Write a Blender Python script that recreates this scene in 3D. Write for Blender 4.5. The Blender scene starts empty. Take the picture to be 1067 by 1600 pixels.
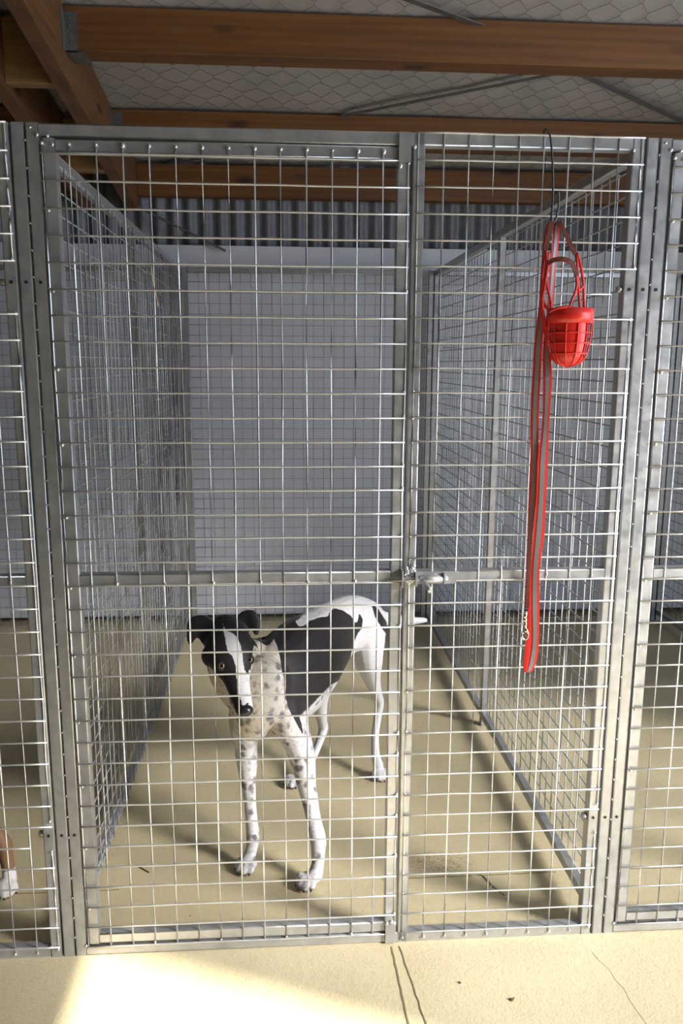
import bpy, math, random
from mathutils import Vector, Matrix
random.seed(7)
PI = math.pi

# ------------------------------------------------------------------ camera
FPX, CX, CY, CZ = 1251.22, 0.4585, -1.6477, 1.336
YAW, PITCH, ROLL = 0.0688, -0.1836, 0.0055
_cy, _sy, _cp, _sp = math.cos(YAW), math.sin(YAW), math.cos(PITCH), math.sin(PITCH)
FWD = Vector((_sy*_cp, _cy*_cp, _sp))
_r = Vector((_cy, -_sy, 0)); _u = _r.cross(FWD)
RIGHT = math.cos(ROLL)*_r + math.sin(ROLL)*_u
UP = -math.sin(ROLL)*_r + math.cos(ROLL)*_u
CAM = Vector((CX, CY, CZ))
sc = bpy.context.scene
cam_data = bpy.data.cameras.new('camera'); cam = bpy.data.objects.new('camera', cam_data)
sc.collection.objects.link(cam); sc.camera = cam
cam_data.sensor_fit = 'VERTICAL'; cam_data.sensor_height = 36.0; cam_data.lens = FPX*36.0/1600.0
cam_data.clip_start = 0.05
M3 = Matrix((RIGHT, UP, -FWD)).transposed()
cam.matrix_world = Matrix.Translation(CAM) @ M3.to_4x4()

# ------------------------------------------------------------------ light and exposure
sc.view_settings.view_transform = 'Standard'; sc.view_settings.look = 'None'
sc.view_settings.gamma = 1.0; sc.view_settings.use_curve_mapping = False
sc.view_settings.exposure = 0.0
sc.cycles.max_bounces = 8; sc.cycles.diffuse_bounces = 5; sc.cycles.glossy_bounces = 4
world = bpy.data.worlds.new('sky'); sc.world = world; world.use_nodes = True
bg = world.node_tree.nodes['Background']; bg.inputs[0].default_value = (0.55, 0.68, 1.0, 1); bg.inputs[1].default_value = 0.8
SUN_AZ = Vector((0.925, -0.38, 0)).normalized(); SUN_EL = math.radians(35.7)
sun_d = bpy.data.lights.new('sun', 'SUN'); sun_d.energy = 18; sun_d.angle = math.radians(0.53); sun_d.color = (1.0, 0.94, 0.84)
sun = bpy.data.objects.new('sun', sun_d); sc.collection.objects.link(sun)
sdir = -(SUN_AZ*math.cos(SUN_EL) + Vector((0, 0, math.sin(SUN_EL))))
sun.rotation_euler = sdir.to_track_quat('-Z', 'Y').to_euler(); sun.location = (6, -4, 4)
RW = 3.2                                     # the right wall, with the open doorway the daylight comes through
DOOR = (-2.25, 0.10, 2.55)                    # y0, y1, head height
al = bpy.data.lights.new('doorway_daylight', 'AREA'); al.shape = 'RECTANGLE'; al.size = 2.35; al.size_y = 2.4
al.energy = 100; al.color = (0.76, 0.86, 1.0)
alo = bpy.data.objects.new('doorway_daylight', al); sc.collection.objects.link(alo)
alo.location = (RW+0.12, (DOOR[0]+DOOR[1])/2, 1.30)
hz = bpy.data.lights.new('bright_haze', 'SUN'); hz.energy = 8.6; hz.angle = math.radians(16); hz.color = (1.0, 0.97, 0.93)
hzo = bpy.data.objects.new('bright_haze', hz); sc.collection.objects.link(hzo); hzo.location = (6, -5, 4)
HAZ = Vector((0.83, -0.555, 0)).normalized(); HEL = math.radians(28)
hzo.rotation_euler = (-(HAZ*math.cos(HEL)+Vector((0, 0, math.sin(HEL))))).to_track_quat('-Z', 'Y').to_euler()
alo.rotation_euler = (PI/2, 0, PI/2)

def at(px, py, y):
    """the point at depth y that a place in the 1067x1600 frame looks at"""
    d = FWD + (px-533.5)/FPX*RIGHT - (py-800)/FPX*UP
    return CAM + d*((y-CY)/d.y)
def at_z(px, py, z):
    d = FWD + (px-533.5)/FPX*RIGHT - (py-800)/FPX*UP
    return CAM + d*((z-CZ)/d.z)

# ------------------------------------------------------------------ materials
def new_mat(name):
    m = bpy.data.materials.new(name); m.use_nodes = True
    nt = m.node_tree; b = nt.nodes['Principled BSDF']
    return m, nt, b
def N(nt, typ, **kw):
    n = nt.nodes.new(typ)
    for k, v in kw.items():
        if k in n.inputs: n.inputs[k].default_value = v
        else: setattr(n, k, v)
    return n
def ramp(nt, fac, stops):
    r = nt.nodes.new('ShaderNodeValToRGB'); e = r.color_ramp.elements
    while len(e) > 1: e.remove(e[-1])
    e[0].position = stops[0][0]; e[0].color = stops[0][1]
    for p, c in stops[1:]:
        k = e.new(p); k.color = c
    nt.links.new(fac, r.inputs[0]); return r
def c4(r, g, b): return (r, g, b, 1)
def g4(v): return (v, v, v, 1)
def bump(nt, b, height, strength, dist):
    n = nt.nodes.new('ShaderNodeBump'); n.inputs['Strength'].default_value = strength; n.inputs['Distance'].default_value = dist
    nt.links.new(height, n.inputs['Height']); nt.links.new(n.outputs[0], b.inputs['Normal']); return n
def coords(nt, kind='Object', scale=None):
    tc = nt.nodes.new('ShaderNodeTexCoord')
    if scale is None: return tc.outputs[kind]
    mp = nt.nodes.new('ShaderNodeMapping'); mp.inputs['Scale'].default_value = scale
    nt.links.new(tc.outputs[kind], mp.inputs[0]); return mp.outputs[0]

def plain(name, col, rough=0.5, metal=0.0, noise=0.0, nscale=40.0):
    m, nt, b = new_mat(name)
    b.inputs['Base Color'].default_value = c4(*col); b.inputs['Roughness'].default_value = rough; b.inputs['Metallic'].default_value = metal
    if noise:
        n = N(nt, 'ShaderNodeTexNoise', Scale=nscale, Detail=4.0); nt.links.new(coords(nt), n.inputs['Vector'])
        r = ramp(nt, n.outputs['Fac'], [(0.3, c4(*[x*(1-noise) for x in col])), (0.7, c4(*[min(1, x*(1+noise)) for x in col]))])
        nt.links.new(r.outputs[0], b.inputs['Base Color'])
    return m

def galvanised(name, lo, hi, rough, metal=0.75):
    m, nt, b = new_mat(name)
    co = coords(nt)
    n = N(nt, 'ShaderNodeTexNoise', Scale=30.0, Detail=6.0, Roughness=0.65); nt.links.new(co, n.inputs['Vector'])
    v = N(nt, 'ShaderNodeTexVoronoi', Scale=55.0); nt.links.new(co, v.inputs['Vector'])
    mx = N(nt, 'ShaderNodeMath', operation='MULTIPLY_ADD'); nt.links.new(v.outputs['Distance'], mx.inputs[0]); mx.inputs[1].default_value = 0.12
    nt.links.new(n.outputs['Fac'], mx.inputs[2])
    r = ramp(nt, mx.outputs[0], [(0.35, c4(*lo)), (0.8, c4(*hi))]); nt.links.new(r.outputs[0], b.inputs['Base Color'])
    rr = ramp(nt, n.outputs['Fac'], [(0.3, g4(rough-0.08)), (0.7, g4(rough+0.1))]); nt.links.new(rr.outputs[0], b.inputs['Roughness'])
    b.inputs['Metallic'].default_value = metal
    bump(nt, b, n.outputs['Fac'], 0.05, 0.001)
    return m
M_TUBE = galvanised('galvanised_tube', (0.40, 0.40, 0.41), (0.54, 0.545, 0.55), 0.36, 0.65)
M_WIRE = galvanised('galvanised_wire', (0.58, 0.59, 0.60), (0.76, 0.76, 0.75), 0.36, 0.6)
M_WIRE_SIDE = galvanised('shaded_wire', (0.38, 0.39, 0.41), (0.52, 0.53, 0.55), 0.5, 0.35)  # darker copy of the mesh wire, backlit shade put into its colour
M_WELD = galvanised('weld_metal', (0.62, 0.63, 0.64), (0.84, 0.84, 0.84), 0.34, 0.8)
M_SHEET = galvanised('corrugated_steel', (0.16, 0.165, 0.18), (0.24, 0.245, 0.26), 0.55, 0.3)
M_STRAP = galvanised('strap_steel', (0.13, 0.13, 0.13), (0.22, 0.22, 0.21), 0.5, 0.6)
M_DARK = plain('dark_hole', (0.01, 0.01, 0.012), 0.7)
M_STEELDARK = plain('dark_wire', (0.10, 0.11, 0.11), 0.4, 0.8, 0.2)

def timber(name, dark, mid, light, axis):
    m, nt, b = new_mat(name)
    s = {'X': (0.7, 9, 9), 'Y': (9, 0.7, 9)}[axis]
    co = coords(nt, 'Object', s)
    n = N(nt, 'ShaderNodeTexNoise', Scale=2.2, Detail=5.0, Distortion=0.6); nt.links.new(co, n.inputs['Vector'])
    w = N(nt, 'ShaderNodeTexWave', Scale=1.3, Distortion=5.0, Detail=3.0); w.bands_direction = 'Z'; nt.links.new(co, w.inputs['Vector'])
    mx = N(nt, 'ShaderNodeMix'); mx.data_type = 'FLOAT'; mx.inputs[0].default_value = 0.15
    nt.links.new(n.outputs['Fac'], mx.inputs[2]); nt.links.new(w.outputs['Fac'], mx.inputs[3])
    r = ramp(nt, mx.outputs[0], [(0.25, c4(*dark)), (0.5, c4(*mid)), (0.78, c4(*light))])
    ks = {'X': (1.0, 2.4, 2.4), 'Y': (2.4, 1.0, 2.4)}[axis]
    k = N(nt, 'ShaderNodeTexVoronoi', Scale=3.2); nt.links.new(coords(nt, 'Object', ks), k.inputs['Vector'])
    kr = ramp(nt, k.outputs['Distance'], [(0.05, g4(1)), (0.12, g4(0.6)), (0.20, g4(0))])
    kc = N(nt, 'ShaderNodeMix'); kc.data_type = 'RGBA'; nt.links.new(kr.outputs[0], kc.inputs[0])
    nt.links.new(r.outputs[0], kc.inputs[6]); kc.inputs[7].default_value = c4(dark[0]*0.35, dark[1]*0.3, dark[2]*0.3)
    nt.links.new(kc.outputs[2], b.inputs['Base Color']); b.inputs['Roughness'].default_value = 0.6
    bump(nt, b, mx.outputs[0], 0.2, 0.003)
    return m
M_PURLIN = timber('timber_purlin', (0.105, 0.040, 0.010), (0.155, 0.061, 0.015), (0.20, 0.084, 0.022), 'X')
M_RAFTER = timber('timber_rafter', (0.10, 0.044, 0.016), (0.15, 0.068, 0.025), (0.20, 0.094, 0.035), 'Y')
M_BLOCK = timber('timber_blocking', (0.20, 0.11, 0.04), (0.27, 0.155, 0.06), (0.32, 0.19, 0.08), 'X')

def floor_mat():
    m, nt, b = new_mat('painted_concrete')
    co = coords(nt)
    big = N(nt, 'ShaderNodeTexNoise', Scale=1.6, Detail=6.0, Roughness=0.6); nt.links.new(co, big.inputs['Vector'])
    fine = N(nt, 'ShaderNodeTexNoise', Scale=60.0, Detail=5.0, Roughness=0.7); nt.links.new(co, fine.inputs['Vector'])
    peel = N(nt, 'ShaderNodeTexVoronoi', Scale=170.0); nt.links.new(co, peel.inputs['Vector'])
    r = ramp(nt, big.outputs['Fac'], [(0.3, c4(0.49, 0.415, 0.255)), (0.7, c4(0.60, 0.52, 0.335))])
    r2 = ramp(nt, fine.outputs['Fac'], [(0.28, c4(0.80, 0.78, 0.74)), (0.5, g4(1))])
    mx = N(nt, 'ShaderNodeMix'); mx.data_type = 'RGBA'; mx.blend_type = 'MULTIPLY'; mx.inputs[0].default_value = 0.6
    nt.links.new(r.outputs[0], mx.inputs[6]); nt.links.new(r2.outputs[0], mx.inputs[7])
    # scattered dark specks of grit
    sp = N(nt, 'ShaderNodeTexVoronoi', Scale=9.0, Randomness=1.0); nt.links.new(co, sp.inputs['Vector'])
    sr = ramp(nt, sp.outputs['Distance'], [(0.018, g4(1)), (0.035, g4(0))])
    mx2 = N(nt, 'ShaderNodeMix'); mx2.data_type = 'RGBA'; nt.links.new(sr.outputs[0], mx2.inputs[0])
    nt.links.new(mx.outputs[2], mx2.inputs[6]); mx2.inputs[7].default_value = c4(0.12, 0.10, 0.06)
    # a worn, scratched patch just inside the fixed panel
    mp = N(nt, 'ShaderNodeMapping'); mp.inputs['Location'].default_value = (-0.86, -0.30, 0); nt.links.new(co, mp.inputs[0])
    m2 = N(nt, 'ShaderNodeMapping'); m2.inputs['Scale'].default_value = (8.5, 17, 0); nt.links.new(mp.outputs[0], m2.inputs[0])
    ln = N(nt, 'ShaderNodeVectorMath', operation='LENGTH'); nt.links.new(m2.outputs[0], ln.inputs[0])
    lr = ramp(nt, ln.outputs['Value'], [(0.55, g4(0.6)), (1.0, g4(0))])
    sc_ = N(nt, 'ShaderNodeTexNoise', Scale=95.0, Detail=3.0, Distortion=1.5); nt.links.new(co, sc_.inputs['Vector'])
    scr = ramp(nt, sc_.outputs['Fac'], [(0.50, g4(0)), (0.58, g4(1))])
    mm = N(nt, 'ShaderNodeMath', operation='MULTIPLY'); nt.links.new(lr.outputs[0], mm.inputs[0]); nt.links.new(scr.outputs[0], mm.inputs[1])
    mx3 = N(nt, 'ShaderNodeMix'); mx3.data_type = 'RGBA'; nt.links.new(mm.outputs[0], mx3.inputs[0])
    nt.links.new(mx2.outputs[2], mx3.inputs[6]); mx3.inputs[7].default_value = c4(0.22, 0.17, 0.09)
    nt.links.new(mx3.outputs[2], b.inputs['Base Color'])
    b.inputs['Roughness'].default_value = 0.42
    ad = N(nt, 'ShaderNodeMath', operation='ADD'); nt.links.new(fine.outputs['Fac'], ad.inputs[0]); nt.links.new(peel.outputs['Distance'], ad.inputs[1])
    bump(nt, b, ad.outputs[0], 0.24, 0.0020)
    return m
M_FLOOR = floor_mat()
M_CRACK = plain('crack', (0.20, 0.17, 0.09), 0.9)
M_HAIR = plain('hairline_crack', (0.34, 0.29, 0.18), 0.9)
M_WHITE = plain('white_panel', (0.66, 0.68, 0.75), 0.55, 0, 0.04, 6)
M_WALL2 = plain('dark_lining', (0.30, 0.30, 0.29), 0.8, 0, 0.1, 5)
M_PAPER = plain('ceiling_paper', (0.36, 0.335, 0.32), 0.8, 0, 0.12, 3)
M_NET = plain('netting_wire', (0.22, 0.21, 0.19), 0.5, 0.4)

# ------------------------------------------------------------------ mesh helpers
COL = sc.collection
class MB:
    def __init__(s): s.v = []; s.f = []; s.sm = []
    def add(s, vs, fs, smooth=False):
        o = len(s.v); s.v += [tuple(p) for p in vs]
        for f in fs: s.f.append(tuple(i+o for i in f)); s.sm.append(smooth)
    def box(s, a, b):
        (x0, y0, z0), (x1, y1, z1) = a, b
        v = [(x0,y0,z0),(x1,y0,z0),(x1,y1,z0),(x0,y1,z0),(x0,y0,z1),(x1,y0,z1),(x1,y1,z1),(x0,y1,z1)]
        s.add(v, [(0,3,2,1),(4,5,6,7),(0,1,5,4),(1,2,6,5),(2,3,7,6),(3,0,4,7)])
    def sweep(s, pts, prof, up=(0,0,1), caps=True, smooth=True, flats=None, closed=True):
        """prof: list of (a, b) offsets, or a function i -> such a list"""
        pts = [Vector(p) for p in pts]; n = len(pts); rings = []
        upv = Vector(up)
        for i, p in enumerate(pts):
            t = (pts[min(i+1, n-1)] - pts[max(i-1, 0)]).normalized()
            a = t.cross(upv)
            if a.length < 1e-4: a = t.cross(Vector((1, 0, 0)) if abs(t.x) < 0.9 else Vector((0, 1, 0)))
            a.normalize(); b = a.cross(t).normalized()
            pr = prof(i) if callable(prof) else prof
            rings.append([p + a*q[0] + b*q[1] for q in pr])
        k = len(rings[0]); o = len(s.v)
        for r in rings: s.v += [tuple(q) for q in r]
        for i in range(n-1):
            for j in range(k if closed else k-1):
                j2 = (j+1) % k
                s.f.append((o+i*k+j, o+i*k+j2, o+(i+1)*k+j2, o+(i+1)*k+j)); s.sm.append(smooth and not (flats and j in flats))
        if caps and closed:
            s.f.append(tuple(o+j for j in reversed(range(k)))); s.sm.append(False)
            s.f.append(tuple(o+(n-1)*k+j for j in range(k))); s.sm.append(False)
    def rod(s, pts, r, n=6, up=(0,0,1)):
        s.sweep(pts, [(r*math.cos(2*PI*j/n), r*math.sin(2*PI*j/n)) for j in range(n)], up)
    def tube(s, p0, p1, w=0.025, h=None, r=0.003, up=(0,0,1)):
        h = h or w; pr = []; fl = set(); K = 3
        for q, (sx, sy) in enumerate([(1,1),(-1,1),(-1,-1),(1,-1)]):
            cx, cy = sx*(w/2-r), sy*(h/2-r); a0 = q*PI/2
            for k in range(K+1):
                a = a0 + k/K*PI/2; pr.append((cx+r*math.cos(a), cy+r*math.sin(a)))
            fl.add(q*(K+1)+K)
        s.sweep([p0, p1], pr, up, True, True, fl)
    def ball(s, c, r, n=8, m=5, sc3=(1,1,1)):
        vs = []; fs = []
        for i in range(m+1):
            th = PI*i/m
            for j in range(n):
                ph = 2*PI*j/n
                vs.append((c[0]+r*sc3[0]*math.sin(th)*math.cos(ph), c[1]+r*sc3[1]*math.sin(th)*math.sin(ph), c[2]+r*sc3[2]*math.cos(th)))
        for i in range(m):
            for j in range(n):
                j2 = (j+1) % n; fs.append((i*n+j, (i+1)*n+j, (i+1)*n+j2, i*n+j2))
        s.add(vs, fs, True)
    def mesh(s, name, mat):
        me = bpy.data.meshes.new(name); me.from_pydata(s.v, [], s.f); me.update()
        me.polygons.foreach_set('use_smooth', s.sm); me.materials.append(mat); return me
    def build(s, name, mat, parent=None):
        o = bpy.data.objects.new(name, s.mesh(name, mat)); COL.objects.link(o)
        if parent: o.parent = parent
        return o
def empty(name, loc=(0,0,0)):
    o = bpy.data.objects.new(name, None); COL.objects.link(o); o.location = loc; o.empty_display_size = 0.05
    return o
def tag(o, label=None, cat=None, group=None, kind=None):
    if label: o['label'] = label
    if cat: o['category'] = cat
    if group: o['group'] = group
    if kind: o['kind'] = kind
    return o
def kids(o): return [c for c in bpy.data.objects if c.parent == o]
def copy_tree(o, parent=None):
    c = o.copy(); COL.objects.link(c); c.parent = parent
    for ch in list(kids(o)): copy_tree(ch, c)
    return c
def shift(me, loc):
    for v in me.vertices: v.co -= Vector(loc)
def part(mb, name, mat, root, label=None, kind=None):
    """build in world coordinates, then hang on the root at its own place"""
    o = mb.build(name, mat, root); shift(o.data, world_loc(root))
    return tag(o, label, kind=kind)
def world_loc(o):
    l = Vector(o.location)
    while o.parent: o = o.parent; l += Vector(o.location)
    return l

# ------------------------------------------------------------------ the shed
fl = MB(); fl.box((-5, -6, -0.1), (RW, 2.62, 0)); floor = fl.build('floor', M_FLOOR); tag(floor, kind='structure')
def ribbon(pts, w, z=0.0012):
    mb = MB(); mb.sweep([(p[0], p[1], z/2) for p in pts], lambda i: [(w(i)/2, z/2), (-w(i)/2, z/2), (-w(i)/2, -z/2), (w(i)/2, -z/2)], smooth=False); return mb
def wiggle(a, b, n, amp):
    out = []
    for i in range(n+1):
        t = i/n; p = Vector(a).lerp(Vector(b), t); q = (Vector(b)-Vector(a)).normalized()
        p += Vector((-q.y, q.x, 0))*random.uniform(-amp, amp); out.append(p)
    return out
for pts, w in ((wiggle((0.694, -0.01, 0), (0.715, -0.75, 0), 40, 0.0012), 0.0042),
               (wiggle((0.712, -0.01, 0), (0.790, -0.75, 0), 40, 0.0015), 0.0032),
               (wiggle((0.70, 0.236, 0), (1.17, 0.240, 0), 30, 0.0012), 0.0022),
               (wiggle((-1.2, 0.236, 0), (0.02, 0.236, 0), 40, 0.0012), 0.0018),
               (wiggle((1.22, 0.240, 0), (2.4, 0.240, 0), 40, 0.0012), 0.0018),
               ([at_z(x, y, 0) for x, y in ((925, 1488), (935, 1500), (952, 1515), (962, 1532), (975, 1545), (985, 1565), (997, 1582), (1010, 1600))], 0.0009)):
    o = ribbon(pts, lambda i, w=w: w*(0.55+0.45*abs(math.sin(i*1.7))), 0.0012 if w > .001 else 0.0005).build('crack', M_CRACK if w > .001 else M_HAIR, floor)

SL = 0.146                                     # the roof falls towards the back
def roof(y): return 2.632 - SL*y
# ceiling of sagging building paper
mb = MB(); nx, ny = 76, 70; x0, x1, y0, y1 = -5.0, RW, -6.0, 2.62
def sag(x, y): return 0.006*math.sin(x*7.3+y*2.1)*math.sin(y*9.1+1.3*math.sin(x*3)) - 0.006
vs = [(x0+(x1-x0)*i/nx, y0+(y1-y0)*j/ny, 0) for j in range(ny+1) for i in range(nx+1)]
vs = [(x, y, roof(y)+0.012+sag(x, y)) for x, y, _ in vs]
fs = [(j*(nx+1)+i, (j+1)*(nx+1)+i, (j+1)*(nx+1)+i+1, j*(nx+1)+i+1) for j in range(ny) for i in range(nx)]
nv = len(vs); vs2 = [(x, y, z+0.03) for x, y, z in vs]
mb.add(vs + vs2, fs + [tuple(nv+i for i in reversed(f)) for f in fs], True)
ceiling = mb.build('ceiling', M_PAPER); tag(ceiling, kind='structure')
# wire netting under the paper
mb = MB(); HX, HY, r = 0.100, 0.068, 0.0009
def zc(x, y): return roof(y)+0.003+sag(x, y)*0.9
rows = int(3.6/HY); colsn = int(6.0/HX)
tri = [(0, r), (-r*0.87, -r*0.5), (r*0.87, -r*0.5)]
for j in range(rows):
    y = -1.1+j*HY; off = (j % 2)*HX/2
    for i in range(colsn):
        x = -2.2+i*HX+off
        jx = 0.006*math.sin(i*3.1+j*1.7); jy = 0.004*math.sin(i*1.3+j*2.9)
        def node(ii, jj, top):
            xx = -2.2+ii*HX+(jj % 2)*HX/2; yy = -1.1+jj*HY + (HY*0.33 if top else 0)
            xx += 0.006*math.sin(ii*3.1+jj*1.7); yy += 0.004*math.sin(ii*1.3+jj*2.9)
            return (xx, yy, zc(xx, yy))
        a, b = node(i, j, False), node(i, j, True)
        if b[1] > 2.5: continue
        mb.sweep([a, b], [(q[0]*1.6, q[1]*1.6) for q in tri], caps=False, smooth=False)
        lo = i if j % 2 else i-1
        mb.sweep([b, node(lo, j+1, False)], tri, caps=False, smooth=False)
        mb.sweep([b, node(lo+1, j+1, False)], tri, caps=False, smooth=False)
o = mb.build('wire_netting', M_NET, ceiling); tag(o, 'hexagonal wire netting under the pale roof paper', kind='stuff')

# back wall: white panel lining below, corrugated steel above
BY = 2.45
mb = MB(); mb.box((-5, BY, 0.035), (RW, BY+0.03, 1.895)); wall_back = mb.build('wall_back', M_WHITE); tag(wall_back, kind='structure')
mb = MB(); mb.box((-5, BY-0.012, 0.03), (RW, BY, 0.075)); o = mb.build('bottom_rail', M_WHITE, wall_back)
mb = MB(); mb.box((-5, BY-0.004, 1.80), (RW, BY+0.001, 1.895)); mb.build('top_band', M_WHITE, wall_back)
mb = MB(); pts = []; x = -5.0
while x < RW: pts.append(x); x += 0.0762/8
prof = []
for i, x in enumerate(pts): prof.append((x, BY+0.055+0.011*math.cos(2*PI*i/8)))
vs = [(x, y, 0.0) for x, y in prof] + [(x, y, 2.27) for x, y in prof]; k = len(prof)
mb.add(vs, [(i, i+1, k+i+1, k+i) for i in range(k-1)], True)
o = mb.build('corrugated_sheet', M_SHEET, wall_back); tag(o, 'grey corrugated steel sheet above the white panels')
def wall(name, boxes, mat):
    mb = MB()
    for a, b in boxes: mb.box(a, b)
    return tag(mb.build(name, mat), kind='structure')
wall('wall_left', [((-5.08, -6, 0), (-5, 2.62, 3.6))], M_WALL2)
wall('wall_front', [((-5.08, -6.08, 0), (RW+0.08, -6, 3.6))], M_WALL2)
wall('wall_right', [((RW, -6, 0), (RW+0.08, DOOR[0], 3.6)), ((RW, DOOR[1], 0), (RW+0.08, 2.62, 3.6)), ((RW, DOOR[0], DOOR[2]), (RW+0.08, DOOR[1], 3.6))], M_WALL2)
mb = MB(); mb.box((9.0, -3.66, -0.05), (9.3, 6.0, 7.8)); nb = mb.build('sun_blocker', M_SHEET); tag(nb, kind='structure')  # unseen slab added outdoors to cut the direct sun into a wedge
gm = plain('outside_ground', (0.35, 0.33, 0.30), 0.9, 0, 0.2, 2)
mb = MB(); mb.box((RW, -12, -0.1), (RW+12, 6, -0.01)); tag(mb.build('ground', gm), kind='structure')

# timbers -----------------------------------------------------------------
def beam_x(name, xa, xb, y0, y1, z0, z1, mat, label, cat='beam', group=None):
    L = Vector(((xa+xb)/2, (y0+y1)/2, z0)); e = 0.003
    mb = MB(); pr = [(-(y1-y0)/2+e, 0), ((y1-y0)/2-e, 0), ((y1-y0)/2, e), ((y1-y0)/2, z1-z0-e), ((y1-y0)/2-e, z1-z0), (-(y1-y0)/2+e, z1-z0), (-(y1-y0)/2, z1-z0-e), (-(y1-y0)/2, e)]
    mb.sweep([(xa-L.x, 0, 0), (xb-L.x, 0, 0)], pr, smooth=False)
    o = mb.build(name, mat); o.location = L
    return tag(o, label, cat, group)
p1 = beam_x('roof_beam', -0.238, 3.15, 1.20, 1.295, 2.318, 2.452, M_PURLIN, 'thick amber timber roof beam nearest the camera, crossing above the kennels', group='timber roof beams')
p2 = beam_x('roof_beam', -0.238, 3.15, 1.90, 1.98, 2.223, 2.347, M_PURLIN, 'middle timber roof beam just over the top rail of the kennels', group='timber roof beams')
p3 = beam_x('roof_beam', -0.238, 3.15, 2.42, 2.48, 2.115, 2.26, M_PURLIN, 'rearmost timber roof beam along the top of the corrugated sheet', group='timber roof beams')
p4 = beam_x('roof_beam', -4.95, -0.455, 1.90, 1.98, 2.223, 2.347, M_PURLIN, 'timber roof beam left of the rafters at the upper left edge', group='timber roof beams')
p5 = beam_x('roof_beam', -4.95, -0.455, 2.42, 2.48, 2.115, 2.26, M_PURLIN, 'rear timber roof beam in the dark left of the rafters', group='timber roof beams')
p6 = beam_x('roof_beam', -0.238, 3.15, 0.2, 0.295, roof(0.2)-0.137, roof(0.295)-0.001, M_PURLIN, 'timber roof beam overhead in front of the kennels', group='timber roof beams')
def rafter(xa, xb, label):
    mb = MB(); ys, ye = -5.9, 2.44; h = 0.228
    mb.add([(xa, ys, roof(ys)-h), (xb, ys, roof(ys)-h), (xb, ye, roof(ye)-h), (xa, ye, roof(ye)-h),
            (xa, ys, roof(ys)-.008), (xb, ys, roof(ys)-.008), (xb, ye, roof(ye)-.008), (xa, ye, roof(ye)-.008)],
           [(0,3,2,1),(4,5,6,7),(0,1,5,4),(1,2,6,5),(2,3,7,6),(3,0,4,7)])
    return tag(mb.build('rafter', M_RAFTER), label, 'rafter', 'timber rafters running to the back wall')
rafter(-0.292, -0.240, 'dark timber rafter with a metal hanger on its right face, upper left corner')
rafter(-0.502, -0.452, 'dark timber rafter at the far upper left edge, beyond the blocking')
o = beam_x('blocking_piece', -0.450, -0.294, 1.25, 1.30, roof(1.25)-0.218, roof(1.3)-0.01, M_BLOCK, 'short pale timber block wedged between the two rafters', 'timber block')
o = beam_x('blocking_piece', -0.450, -0.294, 0.55, 0.60, roof(.55)-0.218, roof(.6)-0.01, M_BLOCK, 'near short timber block between the two rafters at the upper left corner', 'timber block')
o = beam_x('blocking_piece', -0.450, -0.294, 1.95, 2.0, roof(2.0)-0.223, roof(2.0)-0.02, M_BLOCK, 'rear short timber block between the two rafters, above the side mesh', 'timber block')
# joist hangers
def hanger(beam, y0, y1, z0, label):
    mb = MB()
    t = 0.0018
    mb.box((-0.2375, y0-0.004-t, z0-0.006), (-0.200, y0-0.002, z0+0.112))
    mb.box((-0.2375, y0-0.004-t, z0-0.006), (-0.180, y1+0.006, z0-0.003))
    mb.box((-0.2395, y0-0.040, z0-0.006), (-0.2372, y0-0.002, z0+0.112))
    for k in range(4): mb.ball((-0.222, y0-0.0065, z0+0.02+k*0.025), 0.003, 6, 4)
    mb.ball((-0.205, (y0+y1)/2-0.02, z0-0.0075), 0.006, 8, 4, (1, 1, 0.4))
    h = part(mb, 'joist_hanger', M_STRAP, beam, label)
hanger(p1, 1.20, 1.295, 2.318, 'grey metal joist hanger holding the beam end')
hanger(p2, 1.90, 1.98, 2.223, 'grey metal joist hanger holding the beam end')
# flat strap braces under the ceiling, and the timber brace at the back
def strap(a, b, w, t, mat, name, label, cat, group=None):
    mb = MB(); mb.sweep([a, b], [(-w/2, -t/2), (w/2, -t/2), (w/2, t/2), (-w/2, t/2)], smooth=False)
    return tag(mb.build(name, mat), label, cat, group)
def onroof(px, py, drop):
    d = FWD + (px-533.5)/FPX*RIGHT - (py-800)/FPX*UP
    t = (roof(CY)-drop-CZ)/(d.z+SL*d.y); return CAM + d*t
a, b = onroof(835, 122, .024), onroof(550, 178, .024); d = b-a
strap(a-d*0.55, b+d*0.06, 0.026, 0.003, M_STRAP, 'strap_brace', 'grey metal strap brace rising to the right from the middle beam', 'brace', 'metal strap braces')
a, b = onroof(920, 122, .026), onroof(1067, 190, .026); d = b-a
strap(a-d*0.55, b+d*0.10, 0.030, 0.003, M_STRAP, 'strap_brace', 'grey metal strap brace falling to the right, upper right corner', 'brace', 'metal strap braces')
a, b = onroof(640, 0, .024), onroof(722, 30, .024); d = b-a
strap(a-d*1.0, b+d*0.4, 0.026, 0.003, M_STRAP, 'strap_brace', 'dark metal strap brace above the nearest beam at the top edge', 'brace', 'metal strap braces')
a, b = onroof(210, 270, .024), onroof(330, 243, .024); d = b-a
strap(a+d*0.1, b, 0.026, 0.003, M_STRAP, 'strap_brace', 'dark metal strap brace between the middle and rear beams beside the rafter', 'brace', 'metal strap braces')
a, b = at(205, 318, 2.41), at(352, 392, 2.41)
strap(a, b, 0.03, 0.01, M_STRAP, 'diagonal_brace', 'dark diagonal strap brace in front of the corrugated sheet', 'brace')

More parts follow.
